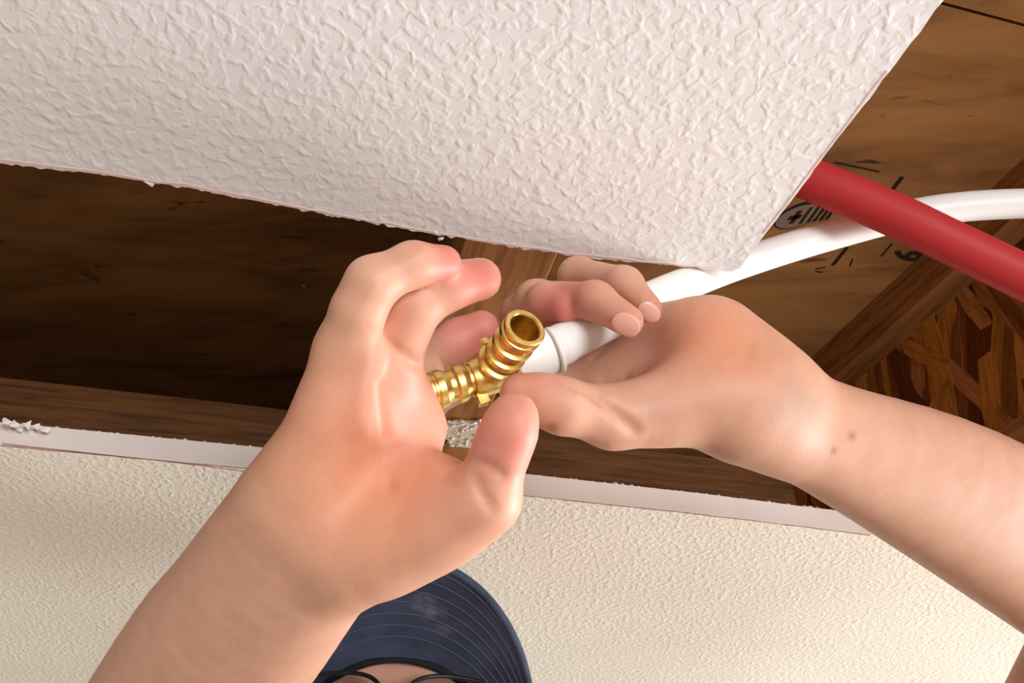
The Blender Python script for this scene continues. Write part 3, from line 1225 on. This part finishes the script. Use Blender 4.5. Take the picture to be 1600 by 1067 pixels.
mb = M['navy'].copy()
mb.name = 'navy_brim_cloth'
nt = mb.node_tree
bs = nt.nodes['Principled BSDF']
src = bs.inputs['Base Color'].links[0].from_socket
tcn = nd(nt, 'ShaderNodeTexCoord')
fac = None
for (px, py), rr in (((662, 938), .010), ((676, 956), .009), ((688, 982), .006)):
    dn = nd(nt, 'ShaderNodeVectorMath', operation='DISTANCE')
    nt.links.new(tcn.outputs['Object'], dn.inputs[0])
    dn.inputs[1].default_value = brim_at(px, py)
    mr = nd(nt, 'ShaderNodeMapRange')
    mr.inputs[1].default_value, mr.inputs[2].default_value = rr, 0.0
    nt.links.new(dn.outputs['Value'], mr.inputs[0])
    if fac is None:
        fac = mr.outputs[0]
    else:
        mxn = nd(nt, 'ShaderNodeMath', operation='MAXIMUM')
        nt.links.new(fac, mxn.inputs[0])
        nt.links.new(mr.outputs[0], mxn.inputs[1])
        fac = mxn.outputs[0]
nz = nd(nt, 'ShaderNodeTexNoise', Scale=160.0, Detail=3.0)
nt.links.new(tcn.outputs['Object'], nz.inputs['Vector'])
mu = nd(nt, 'ShaderNodeMath', operation='MULTIPLY')
nt.links.new(fac, mu.inputs[0])
nt.links.new(ramp(nt, nz.outputs[0], [(0.35, g(0.1)), (0.65, g(0.85))]), mu.inputs[1])
mix = nd(nt, 'ShaderNodeMix', data_type='RGBA')
nt.links.new(mu.outputs[0], mix.inputs[0])
nt.links.new(src, mix.inputs[6])
mix.inputs[7].default_value = lin((128, 132, 142))
nt.links.new(mix.outputs[2], bs.inputs['Base Color'])
brim.data.materials[0] = mb
for v in (.22, .34, .46, .58, .70, .82, .94):
    pts = [brim_pt(-.97 + 1.94 * i / 60, v, -.0001) for i in range(61)]
    sub(obj('stitching', tube(pts, .0004, 6), M['navy_thread'], None, True), brim)
pts = [brim_pt(-1 + 2 * i / 60, 1.0, .0015) for i in range(61)]
sub(obj('brim_edge', tube(pts, .0021, 10), M['navy'], None, True), brim)
pts = [brim_pt(-1 + 2 * i / 60, -.015, -.0005) for i in range(61)]
on(obj('sweatband', tube(pts, .0024, 10), M['band'], None, True), cap)
# crown: six-panel dome over the skull
bm = bmesh.new()
rows = []
for j in range(13):
    th = math.pi / 2 * j / 12
    row = []
    for i in range(48):
        a = 2 * math.pi * i / 48
        rr = math.cos(th) ** 0.85 if j < 12 else 0.0
        row.append(bm.verts.new(HP(math.sin(a) * (BW + .003) * rr, -.094 + math.cos(a) * .1 * rr, .004 + math.sin(th) * .088)))
    rows.append(row)
for p, q in zip(rows, rows[1:]):
    for i in range(48):
        bm.faces.new((p[i], p[(i + 1) % 48], q[(i + 1) % 48], q[i]))
bmesh.ops.remove_doubles(bm, verts=bm.verts, dist=1e-5)
crown = on(obj('crown', bm, M['navy'], None, True), cap)
sub(obj('top_button', fleck(HP(0, -.094, .093), .006, 2, hf), M['navy'], None, True), crown)

# ------------------------------------------------------------------ eyeglasses
gl = empty('eyeglasses', HP(0, .004, -.045))
tag(gl, 'dark rimmed eyeglasses just below the cap brim', 'eyeglasses')
for s in (-1, 1):
    c = Vector((s * .034, .010, -.030))
    loop = []
    for i in range(49):
        a = 2 * math.pi * i / 48
        x = math.copysign(abs(math.cos(a)) ** .75, math.cos(a)) * .028
        z = math.copysign(abs(math.sin(a)) ** .8, math.sin(a)) * .021
        loop.append(HP(c.x + x, c.y - abs(c.x + x) * .12, c.z + z))
    rim = on(obj('rim', tube(loop, .0013, 8, cap=False), M['frame'], None, True), gl)
    bm = bmesh.new()
    vs_ = [bm.verts.new(p) for p in loop[:-1]]
    vs2 = [bm.verts.new(p + hf * .0015) for p in loop[:-1]]
    bm.faces.new(vs_)
    bm.faces.new(vs2)
    for i in range(48):
        bm.faces.new((vs_[i], vs_[(i + 1) % 48], vs2[(i + 1) % 48], vs2[i]))
    on(obj('lens', bm, M['lens']), gl)
    on(obj('temple', tube(bezier([HP(s * .062, .002, -.03), HP(s * .078, -.03, -.032), HP(s * .088, -.09, -.036)], 6), .0013, 8), M['frame'], None, True), gl)
on(obj('bridge', tube(bezier([HP(-.007, .010, -.034), HP(0, .013, -.030), HP(.007, .010, -.034)], 6), .0013, 8), M['frame'], None, True), gl)
